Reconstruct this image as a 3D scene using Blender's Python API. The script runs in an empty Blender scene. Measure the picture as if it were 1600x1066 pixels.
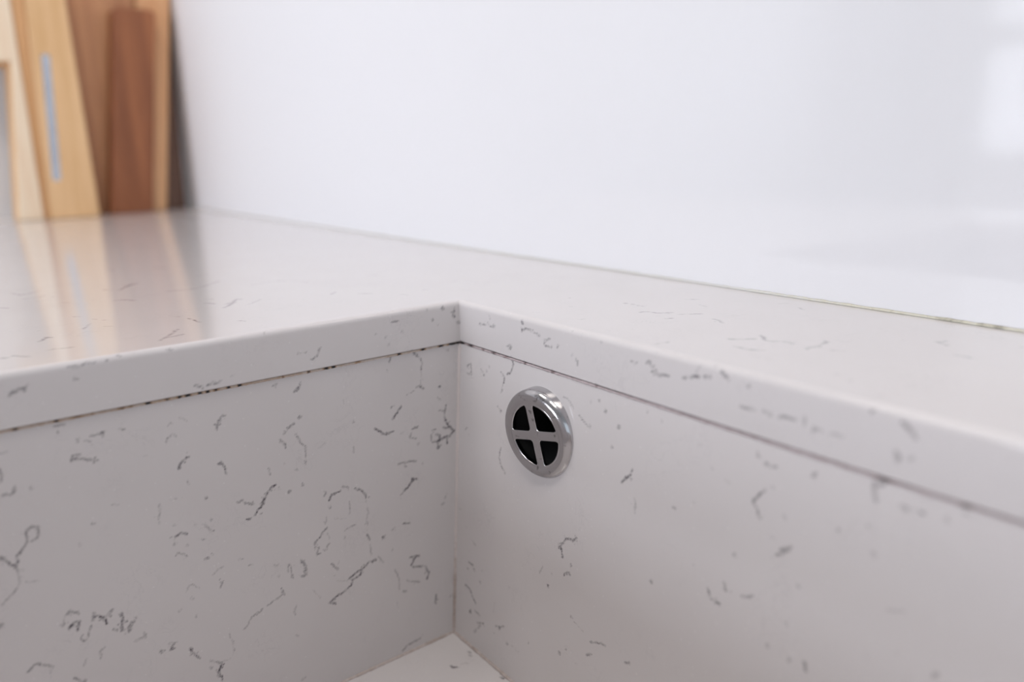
import bpy, bmesh, math, random
import numpy as np
from mathutils import Vector, Matrix, kdtree

# ------------------------------------------------------------------ camera, world, lights, exposure
H = 0.9                     # worktop surface above the floor; inner back-left corner of the sink cut-out is x = y = 0
SC = bpy.context.scene
COL = SC.collection
CAM = [0.30345, -0.19662, 0.06867]
RX, UY, FW = [[0.604818, 0.796043, -0.022589], [-0.177605, 0.162484, 0.970595], [-0.776307, 0.583021, -0.239654]]
cd = bpy.data.cameras.new('camera')
cam = bpy.data.objects.new('camera', cd)
COL.objects.link(cam)
cd.sensor_width = 36.0
cd.sensor_fit = 'HORIZONTAL'
cd.lens = 26.908
cd.clip_start = 0.01
cd.dof.use_dof = True
cd.dof.focus_distance = 0.330
cd.dof.aperture_fstop = 4.2
cam.matrix_world = Matrix(((RX[0], UY[0], -FW[0], CAM[0]), (RX[1], UY[1], -FW[1], CAM[1]),
                           (RX[2], UY[2], -FW[2], CAM[2] + H), (0, 0, 0, 1)))
SC.camera = cam

w = bpy.data.worlds.new('sky')
SC.world = w
w.use_nodes = True
bg = w.node_tree.nodes['Background']
bg.inputs[0].default_value = (0.80, 0.90, 1.0, 1)
bg.inputs[1].default_value = 1.0

def area_light(name, loc, rot, sx, sy, power, color):
    l = bpy.data.lights.new(name, 'AREA')
    l.shape = 'RECTANGLE'
    l.size, l.size_y = sx, sy
    l.energy = power
    l.color = color
    o = bpy.data.objects.new(name, l)
    o.location = loc
    o.rotation_euler = rot
    COL.objects.link(o)
    return o

# daylight through the window in the wall opposite the sink
WX0, WX1, WZ0, WZ1 = -0.80, 0.45, 0.88, 1.62
YF = -2.10
area_light('window_daylight', ((WX0 + WX1) / 2, YF - 0.16, (WZ0 + WZ1) / 2), (math.radians(90), 0, 0),
           WX1 - WX0, WZ1 - WZ0, 41.0, (0.845, 0.895, 1.0))
# fill light of two round ceiling lamps added out of view
FILL_LAMPS = [(-0.40, -0.55, 4.0, 'added unseen flat round white ceiling lamp over the chopping board end of the worktop'),
         (0.44, -0.46, 7.2, 'added unseen flat round white ceiling lamp over the quartz sink')]
for lx_, ly_, le_, _l in FILL_LAMPS:
    area_light('added_fill_light', (lx_, ly_, 2.385), (0, 0, 0), 0.42, 0.42, le_, (1.0, 0.93, 0.86))

SC.view_settings.view_transform = 'Standard'
SC.view_settings.look = 'None'
SC.view_settings.exposure = 0.0
SC.view_settings.gamma = 1.0
SC.view_settings.use_curve_mapping = False

# ------------------------------------------------------------------ helpers
def link(name, me, mat, parent=None, origin=None):
    """one mesh object; mesh data is in world coordinates and is moved to the origin given"""
    o = bpy.data.objects.new(name, me)
    COL.objects.link(o)
    if mat is not None:
        me.materials.append(mat)
    if parent is not None:
        off = Vector(parent.location)
        if parent.parent is not None:
            off = off + Vector(parent.parent.location)
        me.transform(Matrix.Translation(-off))
        o.parent = parent
    elif origin is not None:
        me.transform(Matrix.Translation(-Vector(origin)))
        o.location = origin
    return o

def thing(name, label, cat, loc, group=None):
    o = bpy.data.objects.new(name, None)
    o.empty_display_size = 0.05
    o.location = loc
    COL.objects.link(o)
    o['label'] = label
    o['category'] = cat
    if group:
        o['group'] = group
    return o

def bm_mesh(name, bm, smooth=False):
    me = bpy.data.meshes.new(name)
    bm.normal_update()
    bm.to_mesh(me)
    bm.free()
    if smooth:
        for q in me.polygons:
            q.use_smooth = True
    return me

def add_box(bm, x0, x1, y0, y1, z0, z1, bev=0.0, seg=2):
    vs = [bm.verts.new((x, y, z)) for z in (z0, z1) for y in (y0, y1) for x in (x0, x1)]
    fs = [bm.faces.new([vs[i] for i in q]) for q in
          ((0, 2, 3, 1), (4, 5, 7, 6), (0, 1, 5, 4), (2, 6, 7, 3), (0, 4, 6, 2), (1, 3, 7, 5))]
    if bev:
        es = list({e for f in fs for e in f.edges})
        bmesh.ops.bevel(bm, geom=es, offset=bev, segments=seg, profile=0.5, affect='EDGES')

def box(name, mat, parent, x0, x1, y0, y1, z0, z1, bev=0.0, origin=None):
    bm = bmesh.new()
    add_box(bm, x0, x1, y0, y1, z0, z1, bev)
    return link(name, bm_mesh(name, bm), mat, parent, origin)

def prism_yz(name, mat, parent, poly, x0, x1, bev=0.0015, xtop=None):
    """board-like solid: outline in (y, z), thick in x; xtop leans the top back by that much at z = H + 0.3"""
    bm = bmesh.new()
    def lean(z):
        return 0.0 if xtop is None else xtop * (z - H) / 0.3
    a = [bm.verts.new((x1 + lean(z), y, z)) for y, z in poly]
    b = [bm.verts.new((x0 + lean(z), y, z)) for y, z in poly]
    n = len(poly)
    bm.faces.new(a)
    bm.faces.new(list(reversed(b)))
    for i in range(n):
        j = (i + 1) % n
        bm.faces.new((a[j], a[i], b[i], b[j]))
    bmesh.ops.recalc_face_normals(bm, faces=bm.faces)
    if bev:
        bmesh.ops.bevel(bm, geom=list(bm.edges), offset=bev, segments=2, profile=0.5, affect='EDGES')
    return link(name, bm_mesh(name, bm), mat, parent)

def rounded_poly(pts, r, seg=5):
    """2D polygon with rounded corners; r is one radius or one per corner"""
    out = []
    n = len(pts)
    for i in range(n):
        p = Vector(pts[i])
        ri = r[i] if isinstance(r, (list, tuple)) else r
        if ri <= 0:
            out.append(tuple(p))
            continue
        a = (Vector(pts[i - 1]) - p).normalized()
        b = (Vector(pts[(i + 1) % n]) - p).normalized()
        ang = a.angle(b)
        t = ri / math.tan(ang / 2)
        c = p + (a + b).normalized() * (ri / math.sin(ang / 2))
        s, e = p + a * t - c, p + b * t - c
        for k in range(seg + 1):
            f = k / seg
            d = (s * (1 - f) + e * f)
            out.append(tuple(c + d.normalized() * ri))
    return out

def plate(name, outer, holes, thick, bev):
    """flat plate with holes, in the xy plane, centred on z = 0 (filled 2D curve turned into a mesh)"""
    cu = bpy.data.curves.new(name, 'CURVE')
    cu.dimensions = '2D'
    cu.fill_mode = 'BOTH'
    cu.extrude = thick / 2 - bev
    cu.bevel_depth = bev
    cu.bevel_resolution = 2
    cu.offset = -bev
    for loop in [outer] + holes:
        sp = cu.splines.new('POLY')
        sp.points.add(len(loop) - 1)
        for q, (x, y) in zip(sp.points, loop):
            q.co = (x, y, 0, 1)
        sp.use_cyclic_u = True
    o = bpy.data.objects.new(name, cu)
    COL.objects.link(o)
    me = bpy.data.meshes.new_from_object(o.evaluated_get(bpy.context.evaluated_depsgraph_get()))
    bpy.data.objects.remove(o)
    bpy.data.curves.remove(cu)
    me.name = name
    return me

def lathe(profile, n=96):
    """profile of (r, z); returns a bmesh turned about z"""
    bm = bmesh.new()
    rings = []
    for r_, z_ in profile:
        rings.append([bm.verts.new((r_ * math.cos(2 * math.pi * k / n), r_ * math.sin(2 * math.pi * k / n), z_)) for k in range(n)])
    for a, b in zip(rings, rings[1:]):
        for k in range(n):
            bm.faces.new((a[k], a[(k + 1) % n], b[(k + 1) % n], b[k]))
    return bm

# ------------------------------------------------------------------ materials
def new_mat(name):
    m = bpy.data.materials.new(name)
    m.use_nodes = True
    nt = m.node_tree
    return m, nt, nt.nodes['Principled BSDF']

def node(nt, kind, **kw):
    n = nt.nodes.new(kind)
    for k, v in kw.items():
        setattr(n, k, v)
    return n

def ramp(nt, src, stops):
    n = node(nt, 'ShaderNodeValToRGB')
    el = n.color_ramp.elements
    while len(el) < len(stops):
        el.new(0.5)
    for e, (pos, c) in zip(el, stops):
        e.position = pos
        e.color = (*c, 1) if len(c) == 3 else c
    nt.links.new(src, n.inputs[0])
    return n

def math_node(nt, op, a, b=None, clamp=False):
    n = node(nt, 'ShaderNodeMath', operation=op, use_clamp=clamp)
    for i, x in enumerate((a, b)):
        if x is None:
            continue
        if isinstance(x, (int, float)):
            n.inputs[i].default_value = x
        else:
            nt.links.new(x, n.inputs[i])
    return n.outputs[0]

def noise(nt, vec, scale, detail=3.0, rough=0.55, dist=0.0):
    n = node(nt, 'ShaderNodeTexNoise')
    n.inputs['Scale'].default_value = scale
    n.inputs['Detail'].default_value = detail
    n.inputs['Roughness'].default_value = rough
    n.inputs['Distortion'].default_value = dist
    nt.links.new(vec, n.inputs['Vector'])
    return n.outputs['Fac']

def mix(nt, fac, a, b):
    n = node(nt, 'ShaderNodeMix', data_type='RGBA')
    for sock, x in ((n.inputs[0], fac), (n.inputs[6], a), (n.inputs[7], b)):
        if isinstance(x, (int, float)):
            sock.default_value = x
        elif isinstance(x, tuple):
            sock.default_value = (*x, 1)
        else:
            nt.links.new(x, sock)
    return n.outputs[2]

def quartz():
    m, nt, b = new_mat('veined_white_quartz')
    geo = node(nt, 'ShaderNodeNewGeometry').outputs['Position']
    at = node(nt, 'ShaderNodeAttribute', attribute_name='vein').outputs['Fac']
    crack = noise(nt, geo, 700, 4, 0.75, 0.6)
    fine = noise(nt, geo, 1500, 3, 0.7)
    k = math_node(nt, 'MULTIPLY_ADD', crack, 3.2)
    k.node.inputs[2].default_value = -0.60
    k2 = math_node(nt, 'MULTIPLY_ADD', fine, 1.7)
    k2.node.inputs[2].default_value = 0.15
    v = math_node(nt, 'MULTIPLY', at, k)
    v = math_node(nt, 'MULTIPLY', v, k2)
    vr = ramp(nt, v, [(0.03, (0, 0, 0)), (0.22, (0.36, 0.36, 0.36)), (0.72, (1, 1, 1))]).outputs[0]
    # faint ghost veins everywhere, only just visible
    gm = ramp(nt, noise(nt, geo, 42, 2, 0.5), [(0.52, (0, 0, 0)), (0.70, (1, 1, 1))]).outputs[0]
    g = math_node(nt, 'ABSOLUTE', math_node(nt, 'SUBTRACT', noise(nt, geo, 130, 5, 0.6, 1.2), 0.5))
    gl = ramp(nt, g, [(0.0, (1, 1, 1)), (0.022, (0, 0, 0))]).outputs[0]
    wild = node(nt, 'ShaderNodeAttribute', attribute_name='untraced').outputs['Fac']
    wk = math_node(nt, 'MULTIPLY_ADD', wild, 0.55)
    wk.node.inputs[2].default_value = 0.16
    ghost = math_node(nt, 'MULTIPLY', math_node(nt, 'MULTIPLY', gl, gm), wk)
    cloud = noise(nt, geo, 22, 3, 0.5)
    base = mix(nt, cloud, (0.670, 0.634, 0.630), (0.710, 0.676, 0.672))
    base = mix(nt, ghost, base, (0.30, 0.28, 0.31))
    col = mix(nt, vr, base, (0.10, 0.088, 0.102))
    # glass flecks
    vo = node(nt, 'ShaderNodeTexVoronoi')
    vo.inputs['Scale'].default_value = 210
    nt.links.new(geo, vo.inputs['Vector'])
    fl = ramp(nt, vo.outputs['Distance'], [(0.0, (1, 1, 1)), (0.10, (0, 0, 0))]).outputs[0]
    fl = math_node(nt, 'MULTIPLY', fl, 0.5)
    col = mix(nt, fl, col, (0.88, 0.87, 0.86))
    nt.links.new(col, b.inputs['Base Color'])
    b.inputs['Roughness'].default_value = 0.10
    b.inputs['IOR'].default_value = 1.52
    return m

def plain(name, col, rough=0.5, metal=0.0, ior=1.5, var=0.0, scale=30):
    m, nt, b = new_mat(name)
    geo = node(nt, 'ShaderNodeNewGeometry').outputs['Position']
    n = noise(nt, geo, scale, 3)
    c2 = tuple(c * (1 - var) for c in col)
    nt.links.new(mix(nt, n, c2, col), b.inputs['Base Color'])
    b.inputs['Roughness'].default_value = rough
    b.inputs['Metallic'].default_value = metal
    b.inputs['IOR'].default_value = ior
    return m

def wood(name, dark, light, rough=0.45, grain=1.0):
    m, nt, b = new_mat(name)
    geo = node(nt, 'ShaderNodeNewGeometry').outputs['Position']
    mp = node(nt, 'ShaderNodeMapping')
    mp.inputs['Scale'].default_value = (1, 1, 0.07)
    nt.links.new(geo, mp.inputs['Vector'])
    a = noise(nt, mp.outputs[0], 70 * grain, 4, 0.55, 0.4)
    f = noise(nt, mp.outputs[0], 420 * grain, 3, 0.6)
    s = math_node(nt, 'MULTIPLY_ADD', f, 0.35)
    nt.links.new(a, s.node.inputs[2])
    r_ = ramp(nt, s, [(0.45, dark), (0.85, light)]).outputs[0]
    nt.links.new(r_, b.inputs['Base Color'])
    b.inputs['Roughness'].default_value = rough
    return m

def chrome():
    m, nt, b = new_mat('scuffed_chrome')
    tc = node(nt, 'ShaderNodeNewGeometry').outputs['Position']
    spots = ramp(nt, noise(nt, tc, 260, 3, 0.6), [(0.62, (0, 0, 0)), (0.69, (1, 1, 1))]).outputs[0]
    smear = noise(nt, tc, 90, 4, 0.6)
    col = mix(nt, math_node(nt, 'MULTIPLY', spots, 0.6), (0.53, 0.52, 0.53), (0.10, 0.09, 0.09))
    nt.links.new(col, b.inputs['Base Color'])
    b.inputs['Metallic'].default_value = 1.0
    rr = math_node(nt, 'MULTIPLY_ADD', smear, 0.16)
    rr.node.inputs[2].default_value = 0.06
    nt.links.new(rr, b.inputs['Roughness'])
    bp = node(nt, 'ShaderNodeBump')
    bp.inputs['Strength'].default_value = 0.12
    bp.inputs['Distance'].default_value = 0.0004
    nt.links.new(noise(nt, tc, 300, 3), bp.inputs['Height'])
    nt.links.new(bp.outputs[0], b.inputs['Normal'])
    return m

def sealant(name, clean, brown, black):
    m, nt, b = new_mat(name)
    geo = node(nt, 'ShaderNodeNewGeometry').outputs['Position']
    at = node(nt, 'ShaderNodeAttribute', attribute_name='grime').outputs['Fac']
    n = noise(nt, geo, 420, 3, 0.6)
    s = math_node(nt, 'MULTIPLY_ADD', n, 0.5)
    sub = math_node(nt, 'SUBTRACT', at, 0.25)
    nt.links.new(sub, s.node.inputs[2])
    r_ = ramp(nt, s, [(0.05, clean), (0.35, brown), (0.75, black)]).outputs[0]
    nt.links.new(r_, b.inputs['Base Color'])
    b.inputs['Roughness'].default_value = 0.35
    return m

M_quartz = quartz()
M_wall = plain('white_wall_paint', (0.80, 0.79, 0.80), 0.55, var=0.02, scale=4)
M_splash = plain('white_gloss_panel', (0.87, 0.87, 0.895), 0.10, ior=2.5, var=0.01, scale=3)
def fade_gloss(m):
    """gloss behind the sink blends to matt at the far corner to suppress reflections"""
    nt = m.node_tree
    b = nt.nodes['Principled BSDF']
    sx = node(nt, 'ShaderNodeSeparateXYZ')
    nt.links.new(node(nt, 'ShaderNodeNewGeometry').outputs['Position'], sx.inputs[0])
    mr = node(nt, 'ShaderNodeMapRange', interpolation_type='SMOOTHERSTEP')
    for i, v_ in enumerate((-0.42, 0.17, 0.0, 1.0)):
        mr.inputs[i + 1].default_value = v_
    nt.links.new(sx.outputs[0], mr.inputs[0])
    b.inputs['Roughness'].default_value = 0.07
    df = node(nt, 'ShaderNodeBsdfDiffuse')
    nt.links.new(b.inputs['Base Color'].links[0].from_socket, df.inputs['Color'])
    mx = node(nt, 'ShaderNodeMixShader')
    nt.links.new(mr.outputs[0], mx.inputs[0])
    nt.links.new(df.outputs[0], mx.inputs[1])
    nt.links.new(b.outputs[0], mx.inputs[2])
    nt.links.new(mx.outputs[0], nt.nodes['Material Output'].inputs['Surface'])
fade_gloss(M_splash)
M_floor = plain('grey_floor', (0.34, 0.27, 0.22), 0.4, var=0.2, scale=8)
M_ceil = plain('ceiling_paint', (0.82, 0.82, 0.82), 0.8, var=0.02)
M_frame = plain('white_window_frame', (0.78, 0.79, 0.80), 0.35, var=0.03)
M_chrome = chrome()
M_black = plain('black_pipe', (0.006, 0.006, 0.006), 0.8, var=0.3)
M_steel = plain('brushed_steel', (0.60, 0.62, 0.68), 0.25, 1.0, var=0.3, scale=60)
M_pale = wood('pale_bamboo', (0.67, 0.38, 0.16), (0.81, 0.51, 0.25))
M_pale2 = wood('pale_bamboo_light', (0.70, 0.42, 0.19), (0.84, 0.55, 0.295))
M_pale3 = wood('pale_maple', (0.88, 0.67, 0.47), (0.94, 0.80, 0.61))
M_orange = wood('amber_wood', (0.58, 0.29, 0.11), (0.70, 0.39, 0.18))
M_walnut = wood('walnut', (0.215, 0.070, 0.027), (0.39, 0.142, 0.055))
M_walnut2 = wood('pale_walnut', (0.46, 0.21, 0.10), (0.67, 0.35, 0.175))
M_beech = wood('beech_board', (0.74, 0.38, 0.18), (0.86, 0.52, 0.27))
M_dark = wood('dark_walnut', (0.12, 0.063, 0.042), (0.187, 0.103, 0.070))
M_seal = sealant('grimy_sealant', (0.66, 0.58, 0.52), (0.46, 0.31, 0.20), (0.012, 0.009, 0.008))
M_seal_pink = sealant('pinkish_sealant', (0.56, 0.49, 0.50), (0.34, 0.26, 0.26), (0.02, 0.015, 0.014))
M_seal_wall = sealant('yellowed_sealant', (0.70, 0.69, 0.66), (0.64, 0.61, 0.50), (0.05, 0.035, 0.02))
M_seal_corner = sealant('corner_sealant', (0.70, 0.63, 0.61), (0.48, 0.40, 0.36), (0.16, 0.12, 0.10))

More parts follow.
